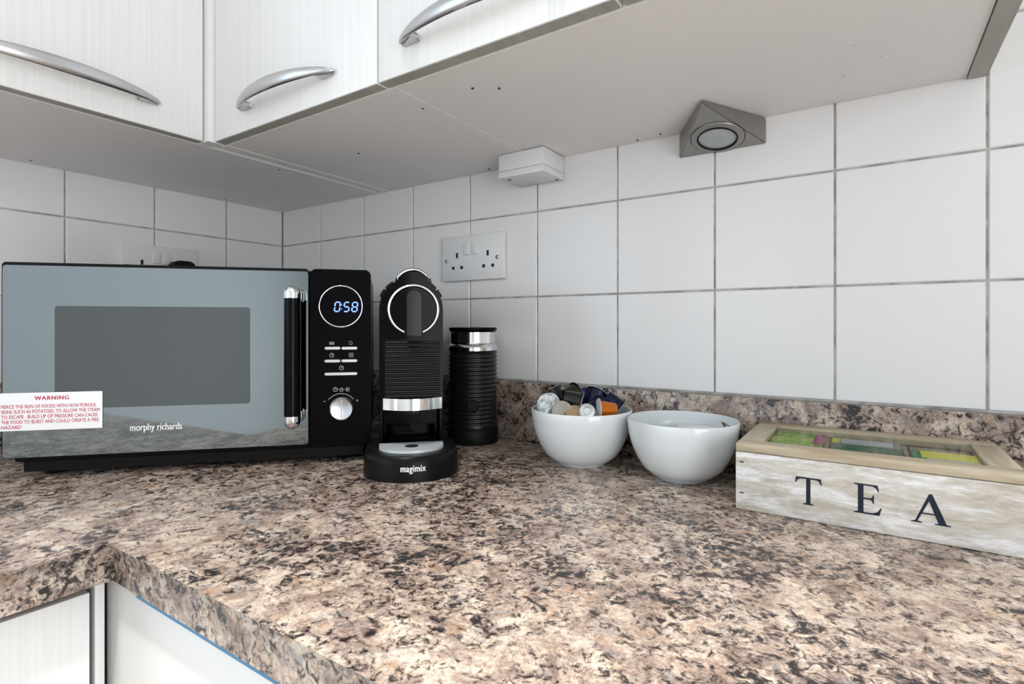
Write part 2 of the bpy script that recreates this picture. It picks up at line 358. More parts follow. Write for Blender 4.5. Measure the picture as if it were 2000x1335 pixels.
# ------------------------------------------------------------------ wall units
UB, UT = 1.405, 2.13
def handle(parent, L, loc, rz):
    """bow handle with pointed tips: local x along, -y out of the door"""
    bm = bmesh.new(); n, sub, rings = 40, 12, []
    for i in range(n+1):
        t = -1+2*i/n; x = t*L/2; k = max(0.0, 1-t*t)
        y = -0.004-0.026*k**0.75; hh = 0.0010+0.0085*k**0.62; tt = 0.0012+0.0032*k**0.5
        rings.append([bm.verts.new((x, y+tt*math.sin(2*math.pi*j/sub), hh*math.cos(2*math.pi*j/sub)+0.0008*k)) for j in range(sub)])
    for i in range(n):
        for j in range(sub): bm.faces.new([rings[i][j], rings[i][(j+1) % sub], rings[i+1][(j+1) % sub], rings[i+1][j]])
    bm.faces.new(rings[0]); bm.faces.new(rings[-1][::-1])
    h = mesh_obj('handle', bm, 'steel', parent, 60); h.location = loc; h.rotation_euler = (0, 0, rz)
    for s_ in (-1, 1):
        bm = bmesh.new(); a0, a1 = s_*L*0.37, s_*L*0.475
        pts = [(a0, -0.0175), (a0+s_*0.002, -0.006), (a0-s_*0.001, 0.0), (a1, 0.0), (a1+s_*0.004, -0.004)]
        bm_prism(bm, pts, -0.0042, 0.0042, 'z')
        bmesh.ops.bevel(bm, geom=bm.edges[:], offset=0.0016, segments=2, affect='EDGES')
        mesh_obj('handle_foot', bm, 'steel', h, 50)
    return h
# left run
wl = thing('wall_unit', 'white wall unit over the microwave with a long bow handle', 'wall cabinet', (0.18, -0.40, UB))
def L_(x): return x-0.18
def K_(y): return y+0.40
box('bottom_panel', L_(0.001), L_(0.3555), K_(-0.76), K_(-0.001), 0.0, 0.018, 'carcass', wl)
box('edge_band', L_(0.3556), L_(0.3572), K_(-0.76), K_(-0.40), 0.0, 0.018, 'edgeband', wl)
box('side_panel', L_(0.001), L_(0.355), K_(-0.76), K_(-0.742), 0.0185, UT-UB, 'carcass', wl)
box('back_panel', L_(0.001), L_(0.012), K_(-0.741), K_(-0.001), 0.0185, UT-UB, 'carcass', wl)
box('top_panel', L_(0.0125), L_(0.355), K_(-0.741), K_(-0.001), UT-UB-0.018, UT-UB, 'carcass', wl)
box('side_panel', L_(0.3375), L_(0.3555), K_(-0.355), K_(-0.001), 0.0185, UT-UB-0.0185, 'carcass', wl)
dl = box('door', L_(0.358), L_(0.376), K_(-0.757), K_(-0.386), 0.001, UT-UB, 'door', wl, 0.0012)
box('door_underside', L_(0.3592), L_(0.3748), K_(-0.756), K_(-0.387), 0.0004, 0.0012, 'greyedge', wl)  # greyer sheet over the white door's bottom edge
handle(dl, 0.235, (L_(0.376), K_(-0.448-0.1175), 0.038), math.pi/2)
for u, v_ in ((60, 313), (440, 388), (545, 331)):
    q = on(u, v_, 2, UB); bm = bmesh.new(); bm_lathe(bm, [(0, -0.0004), (0.0022, -0.0004), (0.0022, 0.0)], 12, (q.x-0.18, q.y+0.40, 0))
    mesh_obj('screw_hole', bm, 'darkhole', wl)
cp = box('corner_post', 0.3765, 0.3865, -0.3835, -0.3590, UB, UT, 'door', None, 0.001)
bm = bmesh.new(); bm_box(bm, 0.358, 0.3765, -0.3835, -0.3665, UB, UT); bm_box(bm, 0.3765, 0.3865, -0.3835, -0.359, UB, UT)
bpy.data.objects.remove(cp); cp = mesh_obj('corner_post', bm, 'door')
tag(cp, 'slim white corner post between the two wall unit doors that meet', 'filler post')
fs = box('corner_filler', 0.3575, 0.3705, -0.357, -0.001, UB+0.014, UB+0.30, 'greyedge')  # grey strip recessed above the unit bottoms
tag(fs, 'narrow grey filler strip between the two wall units in the corner', 'filler strip')
# right run
def unit_right(label, x0, x1, doors, end):
    u_ = thing('wall_unit', label, 'wall cabinet', ((x0+x1)/2, -0.18, UB)); mx = (x0+x1)/2
    X = lambda x: x-mx
    Y = lambda y: y+0.18
    box('side_panel', X(x0), X(x0+0.0178), Y(-0.3535), Y(-0.001), 0.0, UT-UB, 'carcass', u_)
    xe = x1-0.018
    box('side_panel', X(xe), X(x1), Y(-0.3535), Y(-0.001), -0.002 if end else 0.0, UT-UB, 'greyedge' if end else 'carcass', u_)
    box('bottom_panel', X(x0+0.0187), X(xe-0.0009), Y(-0.3535), Y(-0.001), 0.0008, 0.018, 'carcass', u_)
    box('top_panel', X(x0+0.0183), X(xe-0.0005), Y(-0.3535), Y(-0.012), UT-UB-0.018, UT-UB, 'carcass', u_)
    box('back_panel', X(x0+0.0183), X(xe-0.0005), Y(-0.0115), Y(-0.001), 0.0185, UT-UB-0.0005, 'carcass', u_)
    box('edge_band', X(x0), X(x1), Y(-0.3552), Y(-0.3537), 0.0002, 0.018, 'edgeband', u_)
    for a, b, hx in doors:
        d = box('door', X(a), X(b), Y(-0.3745), Y(-0.3565), 0.001, UT-UB, 'door', u_, 0.0012)
        box('door_underside', X(a+0.001), X(b-0.001), Y(-0.3733), Y(-0.3577), 0.0004, 0.0012, 'greyedge', u_)
        handle(d, 0.222, (X(hx), Y(-0.3745), 0.0345), 0.0)
    return u_, X, Y
u1, X1, Y1 = unit_right('white wall unit above the coffee machine with one bow-handled door', 0.371, 0.7535, [(0.3895, 0.7590, 0.5755)], False)
u2, X2, Y2 = unit_right('white two-door wall unit above the bowls and tea box', 0.754, 1.3686, [(0.7625, 1.0655, 0.9130), (1.0690, 1.3680, 1.2185)], True)
for par, X, Y, pts in ((u1, X1, Y1, ((955, 330), (700, 300))), (u2, X2, Y2, ((826, 212), (975, 173), (923, 173), (1245, 274), (1290, 262)))):
    for u, v_ in pts:
        q = on(u, v_, 2, UB); bm = bmesh.new(); bm_lathe(bm, [(0, -0.0004), (0.0016, -0.0004), (0.0016, 0.0008)], 12, (X(q.x), Y(q.y), 0))
        mesh_obj('screw_hole', bm, 'darkhole', par)

# ------------------------------------------------------------------ under-unit fittings
jb = thing('junction_box', 'small white plastic cable junction box under the wall unit', 'junction box', (0.7715, -0.0365, UB-0.0405))
box('housing', -0.0445, 0.0445, -0.0355, 0.035, 0.012, 0.040, 'plastic', jb, 0.0015)
box('cover', -0.0450, 0.0450, -0.0365, 0.0355, 0.0, 0.0116, 'plastic', jb, 0.0015)
for sx in (-0.032, 0.036): lathe('screw', [(0, -0.0004), (0.003, -0.0004), (0.003, 0.001)], 'darkhole', jb, 12, (sx, 0.024 if sx > 0 else -0.02, 0))
# triangular lamp
A_ = Vector((1.0745, -0.113, UB-0.0006)); xl, xr = 1.0135, 1.1345; zb = UB-0.0365; yb = -0.0008
tl = thing('cabinet_downlight', 'triangular brushed metal downlight fixed under the wall unit', 'lamp', (1.0745, -0.04, UB-0.04))
o = Vector((1.0745, -0.04, UB-0.04))
bm = bmesh.new()
pp = [Vector((xl, yb, UB-0.0006)), Vector((xr, yb, UB-0.0006)), A_, Vector((xl, yb, zb)), Vector((xr, yb, zb)), A_-Vector((0, 0, 0.003))]
vs = [bm.verts.new(p-o) for p in pp]
for f in ((0, 1, 2), (3, 5, 4), (0, 2, 5, 3), (2, 1, 4, 5), (0, 3, 4, 1)): bm.faces.new([vs[i] for i in f])
bmesh.ops.bevel(bm, geom=bm.edges[:], offset=0.0012, segments=2, affect='EDGES')
mesh_obj('housing', bm, 'lampsteel', tl, 30)
nrm = (pp[4]-pp[3]).cross(pp[5]-pp[3]); nrm.normalize()
if nrm.z > 0: nrm = -nrm
d_ = ray(1401, 269); ctr = CAM + d_*((pp[3]-CAM).dot(nrm)/d_.dot(nrm))
rot = nrm.to_track_quat('Z', 'Y').to_matrix().to_4x4()
def lamp_part(name, prof, mat, smooth=40):
    bm = bmesh.new(); bm_lathe(bm, prof, 48); bmesh.ops.transform(bm, matrix=Matrix.Translation(ctr-o) @ rot, verts=bm.verts[:])
    return mesh_obj(name, bm, mat, tl, smooth)
lamp_part('trim_ring', [(0.0270, 0.0), (0.0265, 0.0018), (0.0275, 0.0024), (0.0350, 0.0012), (0.0358, 0.0)], 'lampsteel')
lamp_part('painted_shadow_ring', [(0.0366, 0.0002), (0.0358, 0.0003)], 'darkhole')  # flat dark ring standing in for the shadow line round the trim
rg = lamp_part('bulb_collar', [(0.0270, 0.0004), (0.0272, 0.0030), (0.0255, 0.0034), (0.0248, 0.0006)], 'blacksatin')
lamp_part('lens', [(0.0250, 0.0010), (0.018, 0.0020), (0.009, 0.0026), (0.0, 0.0028)], 'bulbglass', 80)

# ------------------------------------------------------------------ sockets
def socket(label, loc, rz, plug=False):
    s_ = thing('wall_socket', label, 'socket', loc, rz)          # local x along wall, -y out, origin at plate centre bottom
    w_, h_ = 0.1495, 0.0865
    box('faceplate', -w_/2, w_/2, -0.0095, -0.0003, 0, h_, 'plasticgrey', s_, 0.002)
    for sx in (-0.0095, 0.0095):
        r = box('rocker_switch', sx-0.0075, sx+0.0075, -0.0125, -0.0092, 0.049, 0.071, 'plasticgrey', s_, 0.0012)
        r.rotation_euler = (0, 0, 0)
    for sx in (-0.040, 0.034):
        if not (plug and sx > 0):
            box('earth_slot', sx+0.0015, sx+0.0065, -0.0098, -0.0094, 0.0445, 0.0545, 'darkhole', s_)
            for dx in (-0.0085, 0.0125): box('pin_slot', sx+dx, sx+dx+0.0062, -0.0098, -0.0094, 0.0225, 0.0285, 'darkhole', s_)
    for sx in (-0.062, 0.060):
        lathe_ = bmesh.new(); bm_lathe(lathe_, [(0, 0.0), (0.0036, 0.0), (0.0036, 0.0004)], 16)
        bmesh.ops.transform(lathe_, matrix=Matrix.Translation((sx, -0.0095, 0.040)) @ Matrix.Rotation(math.pi/2, 4, 'X'), verts=lathe_.verts[:])
        sc_ = mesh_obj('screw_recess', lathe_, 'darkhole', s_)
        cap = bmesh.new(); bm_lathe(cap, [(0, 0.0008), (0.0021, 0.0007), (0.0024, 0.0)], 16)
        bmesh.ops.transform(cap, matrix=Matrix.Translation((sx+0.0011, -0.0097, 0.040)) @ Matrix.Rotation(math.pi/2, 4, 'X'), verts=cap.verts[:])
        mesh_obj('screw_cap', cap, 'plasticgrey', sc_)
    return s_
socket('white double socket on the tiles above the milk frother', (0.6205, -0.0002, 1.2015), 0.0)
socket('white double socket half hidden behind the microwave', (0.0002, -0.2885, 1.1955), math.pi/2, True)
pg = thing('mains_plug', 'black plug in the socket behind the microwave', 'plug', (0.0105, -0.2530, 1.206), math.pi/2)
bm = bmesh.new(); bm_prism(bm, rrect(-0.024, 0.024, 0.0, 0.047, 0.016), -0.024, -0.0005, 'y')
mesh_obj('plug_body', bm, 'blackmatt', pg, 40)
lathe('cable', [(0, -0.05), (0.004, -0.05), (0.004, 0.0), (0, 0.0)], 'blackmatt', pg, 12, (0, -0.014, 0))

# ------------------------------------------------------------------ microwave
TH = math.radians(47); MX = Vector((0.630, -0.268, WT))           # front right corner
mdir = Vector((math.cos(TH), math.sin(TH), 0)); mn = Vector((math.sin(TH), -math.cos(TH), 0))
W_, D_, MB, MT = 0.4665, 0.318, 0.0295, 0.2875
mw = thing('microwave', 'black microwave with mirrored grey door in the worktop corner', 'microwave', MX-mdir*(W_/2)-mn*0.0, TH)
def ml(u, v, off=0.0):
    """pixel -> local x,z on the microwave front plane (offset outwards)"""
    p0 = MX+mn*off; d = ray(u, v); q = CAM + d*((p0-CAM).dot(mn)/d.dot(mn))
    return (q-mw.location).dot(mdir), q.z-WT
hw = W_/2
box('body', -hw+0.002, hw-0.002, 0.020, D_, MB-0.010, MT-0.001, 'blacksatin', mw, 0.004)
sp, _ = ml(604, 700)
prism('control_panel', rrect(sp+0.001, hw, MB-0.001, MT, 0.009), 0.0, 0.0195, 'black', mw, 'y', 0.0015)
door = prism('door', rrect(-hw, sp-0.0008, MB, MT, 0.005), 0.0012, 0.0195, 'blacksatin', mw, 'y', 0.001)
prism('mirror_glass', rrect(-hw+0.0016, sp-0.0015, MB+0.001, MT-0.0042, 0.004), 0.0, 0.0011, 'mirror', door, 'y')
a, b = ml(107, 597), ml(489, 787)
prism('door_window', rrect(a[0], b[0], b[1], a[1], 0.004), -0.0003, 0.0, 'mirrordark', door, 'y')
for fx in (-hw+0.04, hw-0.04):
    for fy in (0.045, D_-0.04):
        lathe('foot', [(0, 0.0), (0.013, 0.0), (0.015, 0.004), (0.015, 0.0195), (0, 0.0195)], 'blackmatt', mw, 20, (fx, fy, 0.0002))
box('base_skirt', -hw+0.012, hw-0.012, 0.024, 0.034, 0.006, MB-0.0095, 'blackmatt', mw)
# door handle: black bar with chrome ends, standing off the door
hx, htop = ml(571, 556, 0.03); _, hbot = ml(571, 838, 0.03)
bm = bmesh.new(); hr = 0.0112; n = 20
def bar(z0, z1, rounded0, rounded1, name, mat, par):
    bm = bmesh.new(); rings = []; prof = []
    if rounded0:
        for k in range(7): t = k/6; prof.append((z0+hr*(1-math.cos(t*math.pi/2)), math.sin(t*math.pi/2)))
    else: prof.append((z0, 1))
    if rounded1:
        for k in range(7): t = 1-k/6; prof.append((z1-hr*(1-math.cos(t*math.pi/2)), math.sin(t*math.pi/2)))
    else: prof.append((z1, 1))
    for z, s_ in prof:
        s_ = max(s_, 0.02)
        rings.append([bm.verts.new((hx+hr*s_*math.cos(2*math.pi*k/n), -0.030+0.0105*s_*math.sin(2*math.pi*k/n)+0.004*(1-s_), z)) for k in range(n)])
    for i in range(len(rings)-1):
        for k in range(n): bm.faces.new([rings[i][k], rings[i][(k+1) % n], rings[i+1][(k+1) % n], rings[i+1][k]])
    bm.faces.new(rings[0]); bm.faces.new(rings[-1][::-1])
    return mesh_obj(name, bm, mat, par, 40)
hd = bar(hbot+0.019, htop-0.019, False, False, 'handle', 'black', mw)
bar(htop-0.0188, htop, False, True, 'handle_end', 'chrome', hd)
bar(hbot, hbot+0.0188, True, False, 'handle_end', 'chrome', hd)
for zz in (htop-0.014, hbot+0.014): box('handle_mount', hx-0.008, hx+0.0095, -0.0295, 0.0005, zz-0.009, zz+0.009, 'black', hd, 0.003)
# display ring, clock
rc = ml(666, 598); rr = (ml(708, 598)[0]-ml(624, 598)[0])/2
bm = bmesh.new(); bm_torus(bm, rr, 0.0012, (rc[0], -0.0004, rc[1])); dr = mesh_obj('display_ring', bm, 'chrome', mw, 60)
prism('display_face', disc_pts(rc[0], rc[1], rr-0.001, 48), -0.0006, 0.0002, 'black', dr, 'y')
def seven(ch, x, z, h_, mat, par):
    segs = {'0': 'abcdef', '5': 'acdfg', '8': 'abcdefg'}[ch]; w_ = h_*0.52; sh = 0.12; e = h_*0.06
    P_ = {'a': ((e, h_), (w_-e, h_)), 'd': ((e, 0), (w_-e, 0)), 'g': ((e, h_/2), (w_-e, h_/2)), 'b': ((w_, h_-e), (w_, h_/2+e)),
          'c': ((w_, h_/2-e), (w_, e)), 'e': ((0, h_/2-e), (0, e)), 'f': ((0, h_-e), (0, h_/2+e))}
    bm = bmesh.new()
    for s_ in segs:
        (x0, z0), (x1, z1) = P_[s_]
        stroke(bm, (x+x0+z0*sh, z+z0), (x+x1+z1*sh, z+z1), h_*0.13, -0.0010, -0.0007)
    return mesh_obj('clock_digit', bm, mat, par)
_, dz0 = ml(676, 608); _, dz1 = ml(676, 590); dh = dz1-dz0
for ch, u in (('0', 653), ('5', 671), ('8', 687)): seven(ch, ml(u, 600)[0], dz0, dh, 'led', dr)
bm = bmesh.new()
for zz in (0.28, 0.72): bm_box(bm, ml(667.5, 600)[0]-0.0006, ml(667.5, 600)[0]+0.0006, -0.0010, -0.0007, dz0+dh*zz-0.0006, dz0+dh*zz+0.0006)
mesh_obj('clock_colon', bm, 'led', dr)
# buttons
for u0, u1, v_ in ((634, 665, 679.5), (667, 698, 679.5), (634, 665, 704.5), (667, 698, 704.0), (634, 698, 729.5)):
    a, b = ml(u0, v_), ml(u1, v_); zc = (a[1]+b[1])/2
    bt = prism('button', rrect(a[0], b[0], zc-0.0021, zc+0.0021, 0.00205, 5), -0.0016, 0.0002, 'chrome', mw, 'y')
    prism('button_inset', rrect(a[0]+0.0018, b[0]-0.0018, zc-0.0009, zc+0.0007, 0.0007, 4), -0.0018, -0.0015, 'steel', bt, 'y')
# printed icons
def icon(name, fn):
    bm = bmesh.new(); fn(bm); return mesh_obj(name, bm, 'print', mw)
Y0, Y1_ = -0.0003, -0.00005
def ring(bm, c_, r, w_=0.0006, a0=0, a1=360, n=16):
    for k in range(n):
        t0 = math.radians(a0+(a1-a0)*k/n); t1 = math.radians(a0+(a1-a0)*(k+1)/n)
        stroke(bm, (c_[0]+r*math.cos(t0), c_[1]+r*math.sin(t0)), (c_[0]+r*math.cos(t1), c_[1]+r*math.sin(t1)), w_, Y0, Y1_)
def ic_waves(c_):
    def f(bm):
        for k in (-1, 0, 1): stroke(bm, (c_[0]-0.0035, c_[1]+k*0.0016), (c_[0]+0.0035, c_[1]+k*0.0016), 0.0007, Y0, Y1_)
    return f
def ic_drop(c_):
    def f(bm):
        ring(bm, (c_[0]+0.001, c_[1]-0.0008), 0.002, a0=-200, a1=60); stroke(bm, (c_[0]-0.0022, c_[1]+0.0022), (c_[0]-0.0006, c_[1]+0.0022), 0.0006, Y0, Y1_)
        stroke(bm, (c_[0]+0.0004, c_[1]+0.0028), (c_[0]+0.0028, c_[1]), 0.0006, Y0, Y1_)
    return f
def ic_clock(c_):
    def f(bm):
        ring(bm, c_, 0.0030); stroke(bm, c_, (c_[0], c_[1]+0.0022), 0.0006, Y0, Y1_); stroke(bm, c_, (c_[0]+0.0018, c_[1]), 0.0006, Y0, Y1_)
    return f
def ic_square(c_):
    def f(bm):
        s_ = 0.0027
        for p_, q_ in (((-s_, -s_), (s_, -s_)), ((s_, -s_), (s_, s_)), ((s_, s_), (-s_, s_)), ((-s_, s_), (-s_, -s_)), ((-0.0014, -0.0012), (0.0014, 0.0012)), ((0.0014, -0.0012), (-0.0014, 0.0012))):
            stroke(bm, (c_[0]+p_[0], c_[1]+p_[1]), (c_[0]+q_[0], c_[1]+q_[1]), 0.0005, Y0, Y1_)
    return f
def ic_bag(c_):
    def f(bm):
        for p_, q_ in (((-0.002, -0.0026), (0.002, -0.0026)), ((0.002, -0.0026), (0.002, 0.001)), ((-0.002, -0.0026), (-0.002, 0.001)), ((-0.002, 0.001), (0.002, 0.001))):
            stroke(bm, (c_[0]+p_[0], c_[1]+p_[1]), (c_[0]+q_[0], c_[1]+q_[1]), 0.0006, Y0, Y1_)
        ring(bm, (c_[0], c_[1]+0.001), 0.0013, a0=0, a1=180, n=8)
    return f
def ic_grid(c_):
    def f(bm):
        for a_ in (-0.0018, 0, 0.0018):
            for b_ in (-0.002, 0, 0.002): bm_box(bm, c_[0]+a_-0.0005, c_[0]+a_+0.0005, Y0, Y1_, c_[1]+b_-0.0006, c_[1]+b_+0.0006)
    return f
icon('icon_print', ic_waves(ml(648, 670))); icon('icon_print', ic_drop(ml(684, 669)))
icon('icon_print', ic_clock(ml(648, 693.5))); icon('icon_print', ic_square(ml(686, 693)))
icon('icon_print', ic_clock(ml(667, 718))); icon('icon_print', ic_clock(ml(655, 760)))
icon('icon_print', ic_bag(ml(667, 760))); icon('icon_print', ic_grid(ml(679, 760)))
def ic_dial(bm):
    c_ = ml(666, 798); r = ml(697, 798)[0]-c_[0]
    ring(bm, c_, r, 0.0006, 38, 142, 18)
    for s_ in (-1, 1):
        x = c_[0]+s_*r*1.02; z = c_[1]+r*0.52; stroke(bm, (x-0.0016, z), (x+0.0016, z), 0.0007, Y0, Y1_)
        if s_ > 0: stroke(bm, (x, z-0.0016), (x, z+0.0016), 0.0007, Y0, Y1_)
    for u in (661.2, 673): q = ml(u, 760); stroke(bm, (q[0]-0.0007, q[1]), (q[0]+0.0007, q[1]), 0.0006, Y0, Y1_)
icon('dial_scale_print', ic_dial)
kc = ml(667, 798, 0.012); kr = (ml(690, 798)[0]-ml(644, 798)[0])/2
bm = bmesh.new(); bm_lathe(bm, [(kr+0.001, 0.0), (kr, 0.002), (kr, 0.0135), (kr-0.0015, 0.0150), (kr-0.003, 0.0145), (0, 0.0148)], 48)
bmesh.ops.transform(bm, matrix=Matrix.Translation((kc[0], 0, kc[1])) @ Matrix.Rotation(math.pi/2, 4, 'X'), verts=bm.verts[:])
m = M['knob'] = pbr('spun_aluminium', (0.62, 0.66, 0.72), 0.22, 1.0); m.node_tree.nodes['Principled BSDF'].inputs['Anisotropic'].default_value = 0.6
kn = mesh_obj('dial_knob', bm, 'knob', mw, 35)
box('pointer_line', kc[0]-0.0008, kc[0]+0.0008, -0.0152, -0.0146, kc[1]-kr*0.75, kc[1]+kr*0.8, 'chrome', kn)
# brand lettering on the door
lx, lz = ml(254, 841); rx_, _ = ml(356, 836)
t_ = text('brand_lettering', 'morphy richards', 0.0135, 'logo', door, lx, -0.0004, lz, 'LEFT', 0.022, 1.0)
xs = [q.co.x for q in t_.data.vertices]; k = (rx_-lx)/(max(xs)-min(xs))
for q in t_.data.vertices: q.co.x = lx+(q.co.x-min(xs))*k
a = ml(90, 850); bm = bmesh.new(); bm_box(bm, a[0]-0.004, a[0]+0.004, -0.0002, -0.00005, a[1]-0.003, a[1]+0.003)
# warning label stuck to the door
tl_, br_ = ml(1, 770), ml(201, 833); rot_s = 0.0
ws = thing('warning_label', 'white paper warning label with red text stuck on the microwave door', 'label', mw.matrix_world @ Vector((0, 0, 0)))
ws.location = mw.location + mdir*((tl_[0]+br_[0])/2) + mn*0.0008 + Vector((0, 0, br_[1])); ws.rotation_euler = (0, 0, TH)
lw = br_[0]-tl_[0]; lh = ml(201, 763)[1]-br_[1]
box('label_paper', -lw/2-0.003, lw/2, -0.0006, 0.0, -0.001, lh, 'paper', ws)
t_ = text('label_heading', 'WARNING', 0.0074, 'redink', ws, 0.0, -0.0008, lh*0.80, 'CENTER', 0.03, 1.15)
lines = ['PIERCE THE SKIN OF FOODS WITH NON POROUS', 'SKINS SUCH AS POTATOES, TO ALLOW THE STEAM', 'TO ESCAPE.  BUILD UP OF PRESSURE CAN CAUSE', 'THE FOOD TO BURST AND COULD CREATE A FIRE', 'HAZARD']
fr = [0.92, 0.96, 0.94, 0.95, 0.19]
for i, (s_, f_) in enumerate(zip(lines, fr)):
    z = lh*(0.585-0.138*i)
    t_ = text('label_text', s_, 0.0066, 'redink', ws, -lw/2, -0.0008, z, 'LEFT', 0.0)
    xs = [q.co.x for q in t_.data.vertices]; k = lw*f_/(max(xs)-min(xs)); x0 = min(xs)
    for q in t_.data.vertices: q.co.x = -lw/2+0.0015+(q.co.x-x0)*k

# ------------------------------------------------------------------ coffee machine
CT = math.radians(45.5)
c0 = on(806, 943, 2, WT)                                           # front of the base on the worktop
cdir = Vector((math.cos(CT), math.sin(CT), 0)); cn = Vector((math.sin(CT), -math.cos(CT), 0))
cm = thing('coffee_machine', 'slim black capsule coffee machine between microwave and milk frother', 'coffee machine', c0, CT)
def cl(u, v, dy):
    """pixel -> local x,z at depth dy behind the base front"""
    p0 = c0-cn*dy; d = ray(u, v); q = CAM + d*((p0-CAM).dot(cn)/d.dot(cn)); return (q-c0).dot(cdir), q.z-WT
# base: rounded tray foot
bw = 0.0655
pts = []
for k in range(25):
    a = math.pi+math.pi*k/24; pts.append((bw*math.cos(a), 0.060+0.060*math.sin(a)))
pts += [(bw, 0.115), (0.050, 0.160), (0.050, 0.285), (-0.050, 0.285), (-0.050, 0.160), (-bw, 0.115)]
bm = bmesh.new()
loops = []
for z, k in ((0.0, 1.0), (0.024, 0.985), (0.030, 0.965), (0.0325, 0.93)):
    loops.append([bm.verts.new((x*k, 0.08+(y-0.08)*k, z)) for x, y in pts])
for A, B in zip(loops[:-1], loops[1:]):
    for i in range(len(A)): j = (i+1) % len(A); bm.faces.new([A[i], A[j], B[j], B[i]])
bm.faces.new(loops[0]); bm.faces.new(loops[-1][::-1])
base = mesh_obj('base', bm, 'blacksatin', cm, 35)
t_ = text('brand_lettering', 'magimix', 0.0125, 'logo', base, 0, 0, 0, 'CENTER', 0.035, 1.08)
xs = [q.co.x for q in t_.data.vertices]; bx0, bz0 = cl(782, 920, 0.004); bx1, _ = cl(832, 920, 0.004); k = (bx1-bx0)/(max(xs)-min(xs)); x0 = min(xs)
for q in t_.data.vertices:
    x = bx0+(q.co.x-x0)*k; out = q.co.y
    z = q.co.z+bz0-0.0005; kk = 1-0.015*z/0.024
    ys = 0.08+(0.060-0.060*math.sqrt(max(0, 1-(x/(bw*kk))**2))-0.08)*kk
    q.co = Vector((x, ys-0.0004+out, z))
# body shell: arched front outline, deep
bwid = 0.0445; zc = cl(806, 604, 0.066)[1]
def arch(w_, z0, zc_, n=28):
    return [(-w_, z0)] + [(w_, z0)] + [(w_*math.cos(math.pi*k/n), zc_+w_*math.sin(math.pi*k/n)) for k in range(n+1)]
zb_head = cl(806, 800, 0.066)[1]
prism('body', arch(bwid, zb_head, zc), 0.068, 0.275, 'black', cm, 'y', 0.003, 35, 3)
# lower column: side cheeks and a recessed back panel
for s_ in (-1, 1):
    box('side_cheek', min(s_*bwid, s_*(bwid-0.004)), max(s_*bwid, s_*(bwid-0.004)), 0.086, 0.275, 0.0328, zb_head-0.0005, 'black', cm, 0.001)
box('back_panel', -bwid+0.0045, bwid-0.0045, 0.118, 0.270, 0.0328, zb_head-0.0005, 'black', cm)
bm = bmesh.new()
bm_prism(bm, [(0.030*math.cos(math.pi*k/16)*1.2, 0.118-0.008*math.sin(math.pi*k/16)) for k in range(17)], 0.034, 0.056, 'z')
mesh_obj('cup_rest_guard', bm, 'black', cm, 40)
# front ring with lever recess
rc2 = cl(808, 604, 0.062); rr2 = (cl(858.5, 604, 0.062)[0]-cl(757.5, 604, 0.062)[0])/2
bm = bmesh.new(); bm_torus(bm, rr2-0.0018, 0.0024, (rc2[0], 0.0665, rc2[1]), 'y', -68, 248, 64, 10)
rg = mesh_obj('chrome_ring', bm, 'chrome', cm, 60)
prism('ring_face', disc_pts(rc2[0], rc2[1], rr2-0.003, 48), 0.0660, 0.0685, 'black', rg, 'y')
lw_ = 0.0100; zt = rc2[1]+rr2*0.72; zl = rc2[1]-rr2*1.02
lv = [(-lw_+rc2[0], zl), (lw_+rc2[0], zl)] + [(rc2[0]+lw_*math.cos(math.pi*k/14), zt-lw_+lw_*math.sin(math.pi*k/14)) for k in range(15)]
M['piano'] = pbr('piano_black', (0.003, 0.0035, 0.006), 0.10, spec=0.26)
M['ribblack'] = pbr('rib_black', (0.010, 0.010, 0.011), 0.28, spec=0.5)
prism('lever_spout', lv, 0.046, 0.0665, 'piano', cm, 'y', 0.0075, 40, 5)
# ribbed capsule container front
zr0, zr1 = cl(806, 776, 0.066)[1], cl(806, 664, 0.066)[1]; xr0, xr1 = cl(752, 700, 0.066)[0], cl(860, 700, 0.066)[0]
box('rib_bed', xr0, xr1, 0.0655, 0.0682, zr0, zr1, 'blacksatin', cm)
N = 13; ph = (zr1-zr0)/N
for k in range(N):
    z = zr0+ph*(k+0.5); bm = bmesh.new()
    prof = [(0.0655, z-ph*0.30), (0.0625, z-ph*0.24), (0.0606, z-ph*0.05), (0.0612, z+ph*0.14), (0.0655, z+ph*0.30)]
    bm_prism(bm, prof, xr0+0.0012, xr1-0.0012, 'x'); mesh_obj('rib', bm, 'ribblack', cm, 50)
# chrome spout bar
xb0, zt_ = cl(748, 778, 0.058); xb1, zb_ = cl(863, 797, 0.058)
pts = [(xb0, 0.072), (xb0, 0.062)] + [(xb0+(xb1-xb0)*k/12, 0.060-0.017*math.sin(math.pi*k/12)) for k in range(13)] + [(xb1, 0.062), (xb1, 0.072)]
prism('spout_bar', pts, zb_, zt_, 'chrome', cm, 'z', 0.0015, 30, 2)
box('spout', -0.012, 0.012, 0.055, 0.085, zb_-0.010, zb_+0.0005, 'blacksatin', cm, 0.002)
# drip grid
pts = [(-0.0445, 0.080)] + [(-0.0445*math.cos(math.pi*k/20), 0.062-0.038*math.sin(math.pi*k/20)) for k in range(21)] + [(0.0445, 0.080)]
gr = prism('drip_grid', pts, 0.0326, 0.0362, 'chrome', cm, 'z', 0.0008, 30)
M['gridsteel'] = pbr('sky_tinted_chrome', (0.70, 0.76, 0.80), 0.38, 0.35); gr.data.materials[0] = M['gridsteel']  # pale blue sky reflection put into the base colour
bm = bmesh.new(); bm_prism(bm, disc_pts(0, 0, 0.0095, 24), 0.0361, 0.0364, 'z'); dd = mesh_obj('grid_opening', bm, 'darkhole', gr); dd.location = (0, 0.055, 0)
